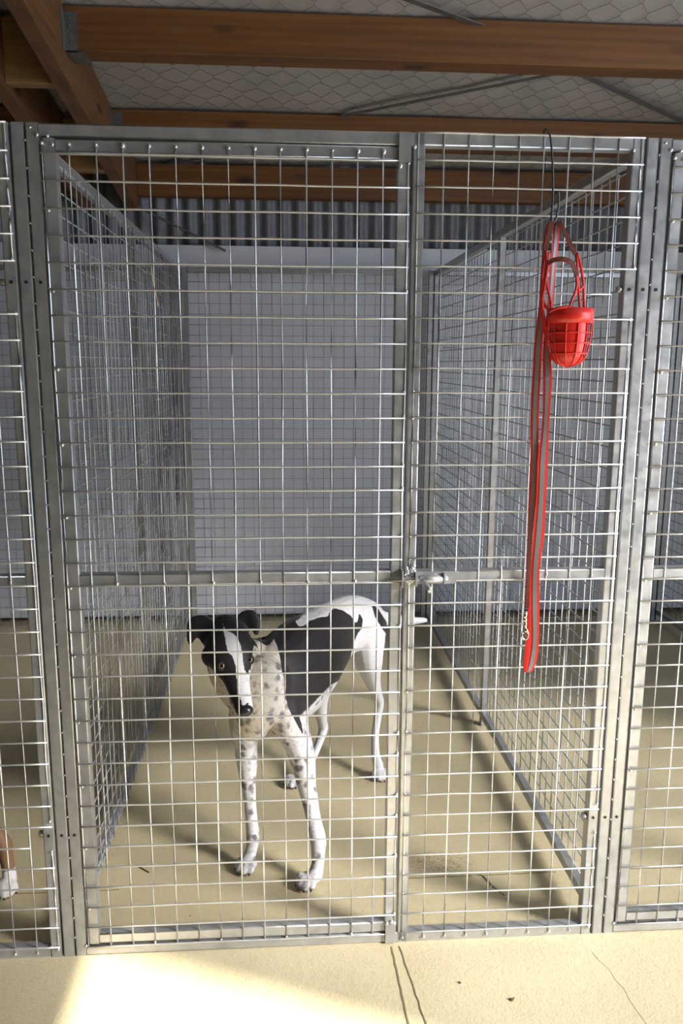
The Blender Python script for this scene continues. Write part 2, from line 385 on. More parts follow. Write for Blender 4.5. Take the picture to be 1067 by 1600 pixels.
# ------------------------------------------------------------------ kennels
T = 0.025; YF = 0.004; Z0 = 1.7775
PITCHX = 1.234
def wire(mb, a, b, r=0.0019, wob=0.0006, seg=8):
    a, b = Vector(a), Vector(b); pts = []
    d = (b-a).normalized()
    for i in range(seg+1):
        p = a.lerp(b, i/seg)
        if 0 < i < seg: p += Vector((0 if abs(d.x) > .5 else random.uniform(-wob, wob), 0 if abs(d.y) > .5 else random.uniform(-wob, wob)*0.4, 0 if abs(d.z) > .5 else random.uniform(-wob, wob)))
        pts.append(p)
    mb.rod(pts, r, 6)
def bead(mb, p, r=0.0035): mb.ball(p, r*0.75*random.uniform(0.7, 1.25), 6, 4, (1, 0.7, random.uniform(0.8, 1.3)))

def kennel_front():
    root = empty('kennel_enclosure', (0.57, 0.0165, 0)); yc = YF+T/2
    def up(x0, name='upright'):
        m = MB(); m.tube((x0+T/2, yc, 0.0), (x0+T/2, yc, 1.779)); return part(m, name, M_TUBE, root)
    up(-0.030); u = up(0.708); up(1.148)
    m = MB(); m.tube((-0.005, yc, 1.7665), (1.148, yc, 1.7665)); part(m, 'top_rail', M_TUBE, root)
    m = MB(); m.tube((-0.005, yc, 0.0128), (1.148, yc, 0.0128)); part(m, 'bottom_rail', M_TUBE, root)
    m = MB(); m.tube((0.733, yc, 0.886), (1.148, yc, 0.886)); part(m, 'cross_rail', M_TUBE, root)
    m = MB(); b = MB()
    XA = 0.719
    for j in range(0, 36):
        z = Z0-0.05*j
        if z < 0.02: continue
        short = j in (5, 6, 29, 30)            # the mesh is cut back round the bolts
        wire(m, (XA-0.003, 0, z), (XA+(0.402 if short and j in (6, 30) else 0.452), 0, z))
        if random.random() < .5: bead(b, (XA, 0.001, z+random.uniform(-.003, .003)))
        if random.random() < .5 and not short: bead(b, (XA+0.447, 0.001, z))
    for i in range(0, 10):
        x = XA+0.05*i
        if i == 9:
            for za, zb in ((1.7775, 1.53), (1.43, 0.34), (0.268, 0.022)):
                wire(m, (x-0.003, 0.0036, zb), (x-0.003, 0.0036, za)); bead(b, (x-0.003, 0, zb), 0.005); bead(b, (x-0.003, 0, za), 0.004)
        else:
            wire(m, (x, 0.0036, 0.012), (x, 0.0036, 1.7775)); bead(b, (x+0.001, 0.0005, 0.014), 0.0045)
            if i % 2 == 0: bead(b, (x, 0.001, 0.883+random.uniform(-.006, .006)), 0.0035)
    part(m, 'wire_mesh', M_WIRE, root, 'square welded wire mesh of the fixed panel', 'stuff')
    for x, z in ((-0.02, 1.77), (-0.008, 1.757), (1.150, 1.755), (0.712, 1.752), (-0.006, 0.026), (1.149, 0.026)): bead(b, (x, 0.003, z), 0.005)
    part(b, 'weld_bead', M_WELD, root, 'shiny weld beads', 'stuff')
    # bolts through the neighbouring tubes, and the dark drilled holes in the faces
    for z in (1.488, 0.304):
        for x in (-0.0175, 1.1605):
            h = MB(); h.rod([(x, YF-0.0012, z), (x, YF+0.002, z)], 0.0034, 12); part(h, 'bolt_hole', M_DARK, root)
        q = MB(); q.rod([(1.136, 0.014, z), (1.1475, 0.014, z)], 0.003, 8); part(q, 'bolt', M_TUBE, root)
        q = MB(); q.rod([(1.138, 0.014, z), (1.1475, 0.014, z)], 0.0075, 6); part(q, 'nut', M_TUBE, root)
    # the sliding bolt's keeper on the middle upright
    k = MB(); k.box((0.733, -0.004, 0.872), (0.820, 0.003, 0.899)); part(k, 'latch_plate', M_TUBE, root)
    k = MB(); k.box((0.790, -0.018, 0.874), (0.7935, -0.003, 0.897)); part(k, 'latch_lug', M_TUBE, root)
    k = MB(); k.box((0.729, -0.020, 0.870), (0.7335, -0.0, 0.900)); part(k, 'latch_lug', M_TUBE, root)
    k = MB(); 
    for i in range(34): bead(k, (0.722+random.gauss(0, .006), -0.001-abs(random.gauss(0, .002)), 0.890+random.gauss(0, .010)), 0.0062)
    part(k, 'weld_lump', M_WELD, root, 'shiny lumpy weld behind the latch', 'stuff')
    return root

def kennel_gate():
    root = empty('kennel_gate', (0.35, 0.0165, 0.03)); yc = YF+T/2; z1, z0 = 1.752, 0.0295
    for x in (0.0, 0.678):
        m = MB(); m.tube((x+T/2, yc, z0), (x+T/2, yc, z1)); part(m, 'upright', M_TUBE, root)
    m = MB(); m.tube((T, yc, z1-T/2), (0.678, yc, z1-T/2)); part(m, 'top_rail', M_TUBE, root)
    m = MB(); m.tube((T, yc, z0+T/2), (0.678, yc, z0+T/2)); part(m, 'bottom_rail', M_TUBE, root)
    m = MB(); m.tube((T, yc, 0.887), (0.678, yc, 0.887)); part(m, 'cross_rail', M_TUBE, root)
    m = MB(); b = MB()
    for j in range(1, 36):
        z = 1.775-0.05*j; wire(m, (-0.003, 0, z), (0.703, 0, z))
        if j % 3 == 0: bead(b, (0.006, 0.001, z-0.004), 0.0045)
        if random.random() < .35: bead(b, (0.700, 0.001, z+0.004), 0.004)
    for i in range(0, 15):
        x = 0.05*i; wire(m, (x, 0.0036, 0.022), (x, 0.0036, 1.7405))
        if 0 < i < 14:
            bead(b, (x+0.001, 0.0005, 1.741), 0.0055)
            if i % 2 == 0: bead(b, (x+0.002, 0.0, 0.879), 0.0045)
            if i % 3 == 0: bead(b, (x, 0.0, 0.030), 0.0045)
    part(m, 'wire_mesh', M_WIRE, root, 'square welded wire mesh of the gate', 'stuff')
    for x, z in ((0.012, 1.755), (0.02, 1.74), (0.0, 1.742), (0.683, 0.052), (0.694, 0.055), (0.70, 0.053), (0.684, 1.716), (0.70, 1.72)): bead(b, (x, 0.001, z), 0.006)
    part(b, 'weld_bead', M_WELD, root, 'shiny weld beads', 'stuff')
    k = MB(); k.box((0.680, -0.003, 1.722), (0.704, 0.0025, 1.777)); part(k, 'stop_plate', M_TUBE, root, 'flat steel stop plate at the top corner')
    k = MB(); k.box((0.680, -0.003, 0.004), (0.704, 0.0025, 0.052)); part(k, 'stop_plate', M_TUBE, root, 'flat steel stop plate at the bottom corner')
    for z, zz in ((1.7525, 1.757), (0.0255, 0.0295)):
        k = MB(); k.rod([(0.011, 0.014, z), (0.011, 0.014, zz)], 0.007, 10, (1, 0, 0)); part(k, 'hinge_pin', M_TUBE, root)
    # sliding bolt with a stub handle
    k = MB(); k.rod([(0.672, -0.010, 0.884), (0.800, -0.010, 0.884)], 0.0052, 10, (0, 1, 0))
    s = part(k, 'slide_bolt', M_TUBE, root)
    k = MB(); k.rod([(0.742, -0.012, 0.884), (0.752, -0.030, 0.874), (0.757, -0.044, 0.868)], 0.0058, 10, (1, 0, 0))
    o = k.build('bolt_handle', M_TUBE, s); shift(o.data, world_loc(s))
    k = MB(); k.rod([(0.740, -0.010, 0.884), (0.788, -0.010, 0.884)], 0.0085, 12, (0, 1, 0)); part(k, 'bolt_sleeve', M_TUBE, root)
    k = MB(); k.box((0.700, -0.018, 0.868), (0.7035, 0.003, 0.905)); part(k, 'latch_lug', M_TUBE, root)
    return root

def side_panel():
    root = empty('side_panel', (0.0125, 1.2, 0.0)); xc = T/2; yl = 2.345
    for y in (YF+T/2, 1.13, yl-T/2):
        m = MB(); m.tube((xc, y, 0.0), (xc, y, 1.779 if y < 1 or y > 2 else 1.754)); part(m, 'post', M_TUBE, root)
    m = MB(); m.tube((xc, YF+T, 1.7665), (xc, yl-T, 1.7665)); part(m, 'top_rail', M_TUBE, root)
    for y0, y1 in ((YF+T, 1.1175), (1.1425, yl-T)):
        m = MB(); m.tube((xc, y0, 0.0445), (xc, y1, 0.0445)); part(m, 'bottom_rail', M_TUBE, root)
    m = MB(); b = MB(); X = T+0.002
    for j in range(0, 35):
        wire(m, (X, YF-0.001, 1.7475-0.05*j), (X, yl, 1.7475-0.05*j), seg=16)
        
        if random.random() < .35: bead(b, (X+0.001, YF+0.004, 1.7475-0.05*j), 0.0026)
    for i in range(0, 47): wire(m, (X+0.0034, YF+0.008+0.05*i, 0.040), (X+0.0034, YF+0.008+0.05*i, 1.755))
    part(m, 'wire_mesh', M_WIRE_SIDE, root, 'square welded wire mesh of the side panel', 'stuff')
    part(b, 'weld_bead', M_WELD, root, 'shiny weld beads', 'stuff')
    for z in (1.488, 0.304):
        h = MB(); h.rod([(xc, YF-0.0012, z), (xc, YF+0.002, z)], 0.0034, 12); part(h, 'bolt_hole', M_DARK, root)
    return root

def back_panel():
    root = empty('back_panel', (0.57, 2.33, 0.0)); yc = 2.3325
    for x in (-0.0175, 1.1605):
        m = MB(); m.tube((x, yc, 0.0), (x, yc, 1.779)); part(m, 'upright', M_TUBE, root)
    m = MB(); m.tube((-0.005, yc, 1.7665), (1.148, yc, 1.7665)); part(m, 'top_rail', M_TUBE, root)
    m = MB(); y = yc+T/2+0.002
    for j in range(0, 36): wire(m, (-0.025, y, 1.765-0.05*j), (1.168, y, 1.765-0.05*j))
    for i in range(0, 24): wire(m, (-0.008+0.05*i, y+0.0034, 0.01), (-0.008+0.05*i, y+0.0034, 1.775))
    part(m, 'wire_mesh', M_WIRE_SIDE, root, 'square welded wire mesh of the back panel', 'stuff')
    return root

def place(proto, dx, label, cat, group, first):
    o = proto if first else copy_tree(proto)
    o.location.x = proto['x0'] + dx; tag(o, label, cat, group); return o
SIDES = {0: 'middle kennel', -1: 'left kennel', 1: 'right kennel'}
f = kennel_front(); f['x0'] = f.location.x
g = kennel_gate(); g['x0'] = g.location.x
s = side_panel(); s['x0'] = s.location.x
bk = back_panel(); bk['x0'] = bk.location.x
FL = {0: 'galvanised front frame with fixed mesh panel where the red muzzle hangs', -1: 'galvanised front frame with mesh cut by the left photo edge', 1: 'galvanised front frame at the right photo edge'}
GL = {0: 'tall bolted wire mesh gate in front of the black and white dog', -1: 'wire mesh gate of the kennel left of the dog', 1: 'wire mesh gate at the right photo edge'}
BL = {0: 'wire mesh back panel behind the black and white dog', -1: 'wire mesh back panel in the kennel left of the dog', 1: 'wire mesh back panel in the kennel at the right edge'}
for k in (0, -1, 1):
    place(f, k*PITCHX, FL[k], 'enclosure', 'kennel enclosure fronts', k == 0)
    place(g, k*PITCHX, GL[k], 'gate', 'kennel gates', k == 0)
    place(bk, k*PITCHX, BL[k], 'mesh panel', 'kennel back panels', k == 0)
for k, lab in ((0, 'long wire mesh side panel on the left side of the black and white dog'), (-1, 'wire mesh side panel on the far left of the left kennel'),
               (1, 'long wire mesh side panel right of the dog, behind the red leash'), (2, 'wire mesh side panel beyond the right kennel')):
    place(s, -0.0575+k*PITCHX, lab, 'mesh panel', 'kennel side panels', k == 0)
for c in list(bpy.data.objects):
    if 'x0' in c.keys(): del c['x0']
# ------------------------------------------------------------------ the dogs
def catmull(P, n):
    """P: list of tuples of floats -> smooth samples, n per span"""
    P = [tuple(p) for p in P]; out = []
    for i in range(len(P)-1):
        p0 = P[max(i-1, 0)]; p1 = P[i]; p2 = P[i+1]; p3 = P[min(i+2, len(P)-1)]
        for k in range(n):
            t = k/n; t2 = t*t; t3 = t2*t
            out.append(tuple(0.5*((2*b)+(-a+c)*t+(2*a-5*b+4*c-d)*t2+(-a+3*b-3*c+d)*t3) for a, b, c, d in zip(p0, p1, p2, p3)))
    out.append(P[-1]); return out
def loft(mb, rows, up=(0,0,1), n=6, k=20):
    """rows: (x, y, z, half width, half height); round closed ends"""
    S = catmull(rows, n)
    pts = [Vector(s[:3]) for s in S]; rad = [(s[3], s[4]) for s in S]
    for end in (0, -1):
        d = (pts[0]-pts[1]).normalized() if end == 0 else (pts[-1]-pts[-2]).normalized()
        a, b = rad[end]; r = min(a, b); base = pts[end].copy()
        seq = [(base + d*r*math.sin(q*PI/8), (a*math.cos(q*PI/8)+1e-5, b*math.cos(q*PI/8)+1e-5)) for q in (1, 2, 3, 3.9)]
        for p, rr in seq:
            if end == 0: pts.insert(0, p); rad.insert(0, rr)
            else: pts.append(p); rad.append(rr)
    mb.sweep(pts, lambda i: [(rad[i][0]*math.cos(2*PI*j/k), rad[i][1]*math.sin(2*PI*j/k)) for j in range(k)], up)
def limb(mb, rows, up=(0,1,0), n=6): loft(mb, [(x, y, z, r, r2) for x, y, z, r, r2 in rows], up, n, 16)

E_ = (at(347, 1040, .2)+at(391, 1031, .2))/2          # point between the eyes
NT = at(384, 1118, .105)                               # tip of the nose
HF = Vector((0.24, -0.76, -0.59)).normalized()
HS = Vector((0.93, 0.26, 0.11)); HS = (HS-HF*HS.dot(HF)).normalized()
HU = HF.cross(HS).normalized()
HO = NT - HF*0.240 + HU*0.033
def H(s, l, u): return HO + HF*s + HS*l + HU*u
EYE_U = -0.004

AX = Vector((0.424, 0.905, 0)); AL = Vector((0.905, -0.424, 0)); A0 = Vector((0.395, 0.24, 0))
def inpoly(x, y, P):
    c = False; j = len(P)-1
    for i in range(len(P)):
        xi, yi = P[i]; xj, yj = P[j]
        if (yi > y) != (yj > y) and x < (xj-xi)*(y-yi)/(yj-yi)+xi: c = not c
        j = i
    return c
def dog_body():
    mb = MB()
    B = lambda px, py, y: at(px, py, y)
    def row(px, py, y, a, b): p = at(px, py, y); return (p.x, p.y, p.z, a, b)
    # trunk: deep chest, tucked belly, arched loin, sloping rump
    loft(mb, [row(402, 1083, .27, .052, .075), row(425, 1072, .34, .082, .118), row(450, 1056, .42, .092, .142), row(480, 1032, .50, .090, .140),
              row(507, 1004, .59, .080, .115), row(530, 983, .68, .070, .095), row(552, 974, .77, .076, .090), row(574, 977, .85, .066, .078), row(586, 984, .90, .040, .052)])
    # prosternum and brisket
    loft(mb, [row(392, 1130, .27, .050, .045), row(400, 1100, .265, .068, .058), row(405, 1060, .28, .080, .060)], up=(0, 1, 0))
    # neck, thick at the withers and the chest
    hb = H(0.012, 0, -0.036)
    loft(mb, [(hb.x, hb.y, hb.z, .046, .052), row(356, 1022, .335, .058, .066), row(372, 1040, .345, .074, .088), row(398, 1058, .36, .084, .108), row(425, 1062, .42, .080, .120)], up=(0, 0.3, 1))
    # skull, cheeks and muzzle
    def hrow(s, w, top, bot): p = H(s, 0, (top+bot)/2); return (p.x, p.y, p.z, w, (top-bot)/2)
    loft(mb, [hrow(-.012, .036, .004, -.052), hrow(.02, .054, .015, -.068), hrow(.055, .060, .017, -.076), hrow(.085, .058, .011, -.074), hrow(.110, .048, .002, -.069),
              hrow(.135, .0345, -.006, -.063), hrow(.165, .0275, -.012, -.059), hrow(.195, .0240, -.015, -.056), hrow(.222, .0215, -.017, -.052)], up=HU, n=5)
    loft(mb, [(*H(.07, 0, -.060), .030, .014), (*H(.13, 0, -.056), .020, .011), (*H(.20, 0, -.050), .015, .009)], up=HU)    # lower jaw
    for sg in (1, -1):
        mb.ball(H(.062, sg*(.040 if sg > 0 else .042), -.036), .030, 12, 10)                       # cheek
    # thighs, hocks and hind feet
    def leg(rows, up=(0, 1, 0)): limb(mb, rows, up)
    def lrow(px, py, y, a, b): p = at(px, py, y); return (p.x, p.y, p.z, a, b)
    leg([lrow(568, 968, .82, .066, .075), lrow(572, 1000, .79, .062, .085), lrow(575, 1028, .775, .048, .070), lrow(580, 1056, .81, .030, .044), lrow(588, 1082, .86, .0185, .026),
         lrow(592.5, 1098, .885, .0165, .021), lrow(590, 1120, .87, .0135, .0165), lrow(586, 1150, .83, .0135, .015), lrow(587, 1180, .785, .0145, .015), lrow(591, 1196, .765, .018, .016)])
    leg([(.600, .80, .50, .060, .075), (.570, .76, .43, .058, .085), (.553, .72, .36, .045, .062), (.556, .765, .27, .028, .040), lrow(503, 1126, .83, .017, .024),
         lrow(505, 1138, .84, .0165, .020), lrow(500, 1156, .82, .0135, .016), lrow(487, 1186, .78, .0135, .0145), lrow(474, 1207, .745, .0145, .015)])
    # front legs
    leg([lrow(437, 1085, .33, .052, .062), lrow(448, 1122, .33, .050, .060), lrow(462, 1152, .34, .041, .047), lrow(473, 1188, .34, .034, .037), lrow(478, 1220, .325, .0275, .028), lrow(484, 1250, .30, .0225, .022), lrow(490, 1280, .275, .0200, .019),
         lrow(497, 1312, .25, .0215, .021), lrow(497, 1330, .243, .0190, .018), lrow(496, 1352, .235, .0170, .016), lrow(492, 1368, .225, .021, .017)])
    leg([lrow(388, 1090, .34, .050, .060), lrow(384, 1130, .35, .045, .052), lrow(384, 1162, .36, .033, .038), lrow(386, 1192, .36, .0285, .029), lrow(388, 1222, .352, .0205, .021), lrow(390.5, 1255, .34, .0168, .0165), lrow(393, 1283, .328, .0170, .017),
         lrow(395, 1306, .32, .0185, .019), lrow(394, 1320, .316, .0165, .016), lrow(391, 1334, .308, .0165, .016), lrow(386, 1346, .298, .019, .016)])
    # paws: four arched toes each
    claws = []
    def paw(c, ang, w=1.0):
        f = Vector((math.cos(ang), math.sin(ang), 0)); s = Vector((-f.y, f.x, 0)); c = Vector(c)
        mb.ball(c + Vector((0, 0, .019)) - f*.012, .022*w, 12, 8, (1, 1, .8))
        for q, ln in ((-1.5, .020), (-.5, .031), (.5, .031), (1.5, .020)):
            a = c + s*q*.0122 - f*.010 + Vector((0, 0, .022)); d = (f + s*q*.11).normalized()
            loft(mb, [(*a, .0092, .0092), (*(a+d*ln*.55+Vector((0, 0, .003))), .0100, .0100), (*(a+d*ln+Vector((0, 0, -.008))), .0095, .0095)], n=3, k=10)
            tip = a + d*(ln+.004) + Vector((0, 0, -.0105)); claws.append((tip, d))
    paw((.502, .218, 0), math.radians(-122)); paw((.343, .294, 0), math.radians(-125), .95)
    paw((.757, .752, 0), math.radians(-88), .92); paw((.472, .725, 0), math.radians(-128), .92)
    # tail carried out level behind
    loft(mb, [(.742, .89, .515, .028, .028), (.790, .93, .488, .023, .023), (.850, .965, .468, .0185, .0185), (.935, 1.0, .458, .009, .009)])
    # folded ears
    def ear(pts, w):
        rows = [(*H(*p), a*w, b) for p, a, b in pts]
        loft(mb, rows, up=HU, n=5, k=14)
    def pear(pts):
        loft(mb, [(*at(px, py, y), a, b) for px, py, y, a, b in pts], up=-FWD, n=5, k=14)
    pear([(336, 998, .262, .034, .012), (324, 985, .272, .031, .009), (313, 976, .276, .026, .0065), (305, 976, .274, .022, .006), (301, 986, .270, .016, .0055), (298, 999, .266, .011, .005), (297, 1006, .264, .005, .004)])
    pear([(370, 990, .290, .024, .012), (379, 976, .300, .025, .008), (386, 967, .303, .024, .0065), (394, 965, .300, .019, .006), (398, 975, .295, .015, .0055), (400, 986, .292, .010, .005), (400, 993, .290, .005, .004)])
    o = mb.build('dog_skin_source', bpy.data.materials.new('tmp'))
    bpy.context.view_layer.update()
    md = o.modifiers.new('r', 'REMESH'); md.mode = 'VOXEL'; md.voxel_size = 0.0038; md.use_smooth_shade = True
    md = o.modifiers.new('s', 'SMOOTH'); md.iterations = 4; md.factor = 0.5
    dg = bpy.context.evaluated_depsgraph_get(); me = bpy.data.meshes.new_from_object(o.evaluated_get(dg))
    bpy.data.objects.remove(o); me.name = 'dog'
    return me, claws

def fur_mat(name, kind):
    m, nt, b = new_mat(name); co = coords(nt)
    at_ = N(nt, 'ShaderNodeVertexColor'); at_.layer_name = 'coat'
    sep = N(nt, 'ShaderNodeSeparateColor'); nt.links.new(at_.outputs[0], sep.inputs[0])
    n = N(nt, 'ShaderNodeTexNoise', Scale=55.0, Detail=5.0); nt.links.new(co, n.inputs['Vector'])
    hair = N(nt, 'ShaderNodeTexNoise', Scale=420.0, Detail=3.0); nt.links.new(co, hair.inputs['Vector'])
    vo = N(nt, 'ShaderNodeTexVoronoi', Scale=42.0, Randomness=1.0)
    ns = N(nt, 'ShaderNodeTexNoise', Scale=40.0, Detail=2.0); nt.links.new(co, ns.inputs['Vector'])
    mp = N(nt, 'ShaderNodeMix'); mp.data_type = 'VECTOR'; mp.inputs[0].default_value = 0.03
    nt.links.new(co, mp.inputs[4]); nt.links.new(ns.outputs['Color'], mp.inputs[5]); nt.links.new(mp.outputs[1], vo.inputs['Vector'])
    sepv = N(nt, 'ShaderNodeSeparateColor'); nt.links.new(vo.outputs['Color'], sepv.inputs[0])
    # spot radius varies cell by cell; green channel of the coat says how many spots the place has
    th = N(nt, 'ShaderNodeMath', operation='MULTIPLY'); nt.links.new(sepv.outputs[0], th.inputs[0]); nt.links.new(sep.outputs[1], th.inputs[1])
    th2 = N(nt, 'ShaderNodeMath', operation='MULTIPLY_ADD'); nt.links.new(th.outputs[0], th2.inputs[0]); th2.inputs[1].default_value = 0.85; th2.inputs[2].default_value = -0.12
    df = N(nt, 'ShaderNodeMath', operation='SUBTRACT'); nt.links.new(th2.outputs[0], df.inputs[0]); nt.links.new(vo.outputs['Distance'], df.inputs[1])
    sr = ramp(nt, df.outputs[0], [(0.0, g4(0)), (0.34, g4(0.9))])
    white = ramp(nt, sep.outputs[2], [(0.0, c4(0.62, 0.605, 0.625)), (1.0, c4(0.56, 0.50, 0.40))])
    if kind == 'fawn': white = ramp(nt, sep.outputs[2], [(0.0, c4(0.24, 0.13, 0.065)), (1.0, c4(0.28, 0.16, 0.08))])
    soft = N(nt, 'ShaderNodeMath', operation='MULTIPLY_ADD'); nt.links.new(n.outputs['Fac'], soft.inputs[0]); soft.inputs[1].default_value = 0.30; soft.inputs[2].default_value = -0.15
    tot = N(nt, 'ShaderNodeMath', operation='ADD'); nt.links.new(soft.outputs[0], tot.inputs[0]); nt.links.new(sep.outputs[0], tot.inputs[1])
    br = ramp(nt, tot.outputs[0], [(0.40, g4(0)), (0.60, g4(1))])
    a = N(nt, 'ShaderNodeMix'); a.data_type = 'RGBA'; nt.links.new(sr.outputs[0], a.inputs[0]); nt.links.new(white.outputs[0], a.inputs[6]); a.inputs[7].default_value = c4(0.14, 0.125, 0.14)
    if kind == 'fawn': a.inputs[7].default_value = c4(0.20, 0.10, 0.05)
    c = N(nt, 'ShaderNodeMix'); c.data_type = 'RGBA'; nt.links.new(br.outputs[0], c.inputs[0]); nt.links.new(a.outputs[2], c.inputs[6])
    c.inputs[7].default_value = c4(0.018, 0.015, 0.018) if kind != 'fawn' else c4(0.70, 0.66, 0.64)
    hm = N(nt, 'ShaderNodeMix'); hm.data_type = 'RGBA'; hm.blend_type = 'MULTIPLY'; hm.inputs[0].default_value = 0.35
    hr = ramp(nt, hair.outputs['Fac'], [(0.3, g4(0.7)), (0.65, g4(1))]); nt.links.new(c.outputs[2], hm.inputs[6]); nt.links.new(hr.outputs[0], hm.inputs[7])
    # fine grey ticking through the white
    tk = N(nt, 'ShaderNodeTexNoise', Scale=85.0, Detail=3.0); nt.links.new(co, tk.inputs['Vector'])
    tr = ramp(nt, tk.outputs['Fac'], [(0.52, g4(0)), (0.72, g4(0.55))])
    tm = N(nt, 'ShaderNodeMath', operation='MULTIPLY'); nt.links.new(tr.outputs[0], tm.inputs[0]); nt.links.new(sep.outputs[1], tm.inputs[1])
    tx = N(nt, 'ShaderNodeMix'); tx.data_type = 'RGBA'; tx.blend_type = 'MULTIPLY'; nt.links.new(tm.outputs[0], tx.inputs[0])
    nt.links.new(hm.outputs[2], tx.inputs[6]); tx.inputs[7].default_value = c4(0.36, 0.34, 0.38)
    nt.links.new(tx.outputs[2], b.inputs['Base Color'])
    b.inputs['Roughness'].default_value = 0.55; b.inputs['Specular IOR Level'].default_value = 0.3
    b.inputs['Sheen Weight'].default_value = 0.10; b.inputs['Sheen Roughness'].default_value = 0.4
    bump(nt, b, hair.outputs['Fac'], 0.25, 0.001)
    return m
def sm(a, b, x): t = max(0, min(1, (x-a)/(b-a))); return t*t*(3-2*t)
SADDLE_F = ((418,984),(425,992),(433,1010),(438,1030),(441,1055),(444,1085),(452,1110),(463,1130),(475,1153),(471,1130),(467,1119),(480,1108),(500,1088),(518,1070),(536,1060),(546,1036),(549,1020),(553,1004),(558,992),(565,982),(567,968),(561,957),(559,970),(556,974),(548,962),(536,954),(522,950),(516,955),(512,963),(497,965),(484,970),(474,978),(467,979),(463,973),(440,960),(418,970))
TOPBAR_F = ((405,985),(440,960),(478,938),(500,910),(527,910),(523,928),(505,937),(490,944),(478,955),(468,966),(458,973),(440,990),(405,992))
TAIL_F = ((580,944),(590,950),(604,972),(606,994),(598,984),(586,964))
BLAZE_F = ((347,966),(348.5,985),(351,991),(353.4,1008),(356.5,1020),(363,1025),(367.5,1037),(369,1050),(370,1062),(370.5,1074),(371.7,1086),(376,1092),(379,1103),(383,1103),(386,1096),(393.6,1102),(397,1112),(400,1100),(398,1074),(394,1057),(386,1053),(381.5,1046),(379.6,1033),(378.4,1020),(375.4,1006),(369,994),(363,989),(353,985),(350,978))
def lim(s): return .063 if s < .05 else max(.026, .063-(s-.05)*.34)
def soft(px, py, polys):
    return sum(any(inpoly(px+dx, py+dy, P) for P in polys) for dx, dy in ((0, 0), (2.2, 0), (-2.2, 0), (0, 2.2), (0, -2.2), (1.2, 1.2), (-1.2, -1.2)))/7
def frame(p):
    d = p-CAM; z = d.dot(FWD); return 533.5+FPX*d.dot(RIGHT)/z, 800-FPX*d.dot(UP)/z
def paint(me, fawn=False):
    ca = me.color_attributes.new('coat', 'FLOAT_COLOR', 'POINT')
    for i, v in enumerate(me.vertices):
        p = v.co; r, gch, bch = 0.0, 0.0, 0.0; nrm = v.normal
        q = p-HO; s, l, u = q.dot(HF), q.dot(HS), q.dot(HU)
        px, py = frame(p); seen = nrm.dot(CAM-p) > -0.02
        ear = u > -.035 and -.07 < s < .07 and .03 < abs(l) < .13
        head = p.y < .34 and p.z > .50 and ((-0.035 < s < 0.27 and -.085 < l < lim(s) and u > -.078 and not (s < .0 and u < -.03)) or ear or (px < 330 and py < 1010 and s < .06))
        uu = (p-A0).dot(AX); ll = (p-A0).dot(AL)
        if fawn:
            r = 1.0 if (p.z < .055 and p.y < .6) else 0.0; gch = 0.1
        elif head:
            r = 1.0; gch = 0.5 if s > .12 else 0.0
            if u > -.045: r = 1-soft(px, py, (BLAZE_F,))
            if s > .13 and l > .006 and u < -.02: r = 0.0
            if s > .235: r = 1.0
            if s < .12 and u < -.066: r = 0.0
            if s > .18 and u < -.058: r = 0.3
        else:
            if p.z > .26 and uu < .85:
                if ll > -.03 and (seen or ll > .02):
                    if p.y > .25: r = soft(px, py, (SADDLE_F, TOPBAR_F, TAIL_F))
                elif p.y > .30 and p.z > .36 and .10 < uu < .52: r = 1.0
            front = sm(.55, .25, uu)
            gch = 0.25 + 0.75*front
            if uu > .55 and p.z < .3: gch = 0.35
            if r < .5 and uu < .30 and p.z > .38: bch = 0.0 if p.y > .37 else sm(.12, -.03, ll)*0.9*sm(.34, .43, p.z)
            if p.z < .016 and uu < .9: gch = 1.0
        ca.data[i].color = (r, gch, bch, 1)
me_dog, claws = dog_body()
M_NOSE = plain('nose_skin', (0.012, 0.011, 0.013), 0.28)
M_CLAW = plain('claw_horn', (0.03, 0.027, 0.027), 0.4)
def eye_mat():
    m, nt, b = new_mat('eye')
    co = coords(nt, 'Object'); ln = N(nt, 'ShaderNodeVectorMath', operation='DOT_PRODUCT'); nt.links.new(co, ln.inputs[0])
    d = (CAM-E_).normalized(); ln.inputs[1].default_value = EYE_DIR
    mu = N(nt, 'ShaderNodeMath', operation='MULTIPLY'); nt.links.new(ln.outputs['Value'], mu.inputs[0]); mu.inputs[1].default_value = 104.0
    r = ramp(nt, mu.outputs[0], [(0.40, c4(0.03, 0.02, 0.015)), (0.50, c4(0.08, 0.04, 0.018)), (0.78, c4(0.17, 0.085, 0.035)), (0.83, c4(0.005, 0.004, 0.004))])
    r.color_ramp.interpolation = 'LINEAR'
    nt.links.new(r.outputs[0], b.inputs['Base Color']); b.inputs['Roughness'].default_value = 0.05
    b.inputs['Coat Weight'].default_value = 1.0; return m
EYE_DIR = (CAM - E_).normalized()
M_EYE = eye_mat()
M_FUR = fur_mat('black_and_white_fur', 'pied'); M_FUR2 = fur_mat('fawn_fur', 'fawn')
M_RIM = plain('eyelid', (0.02, 0.015, 0.013), 0.5)
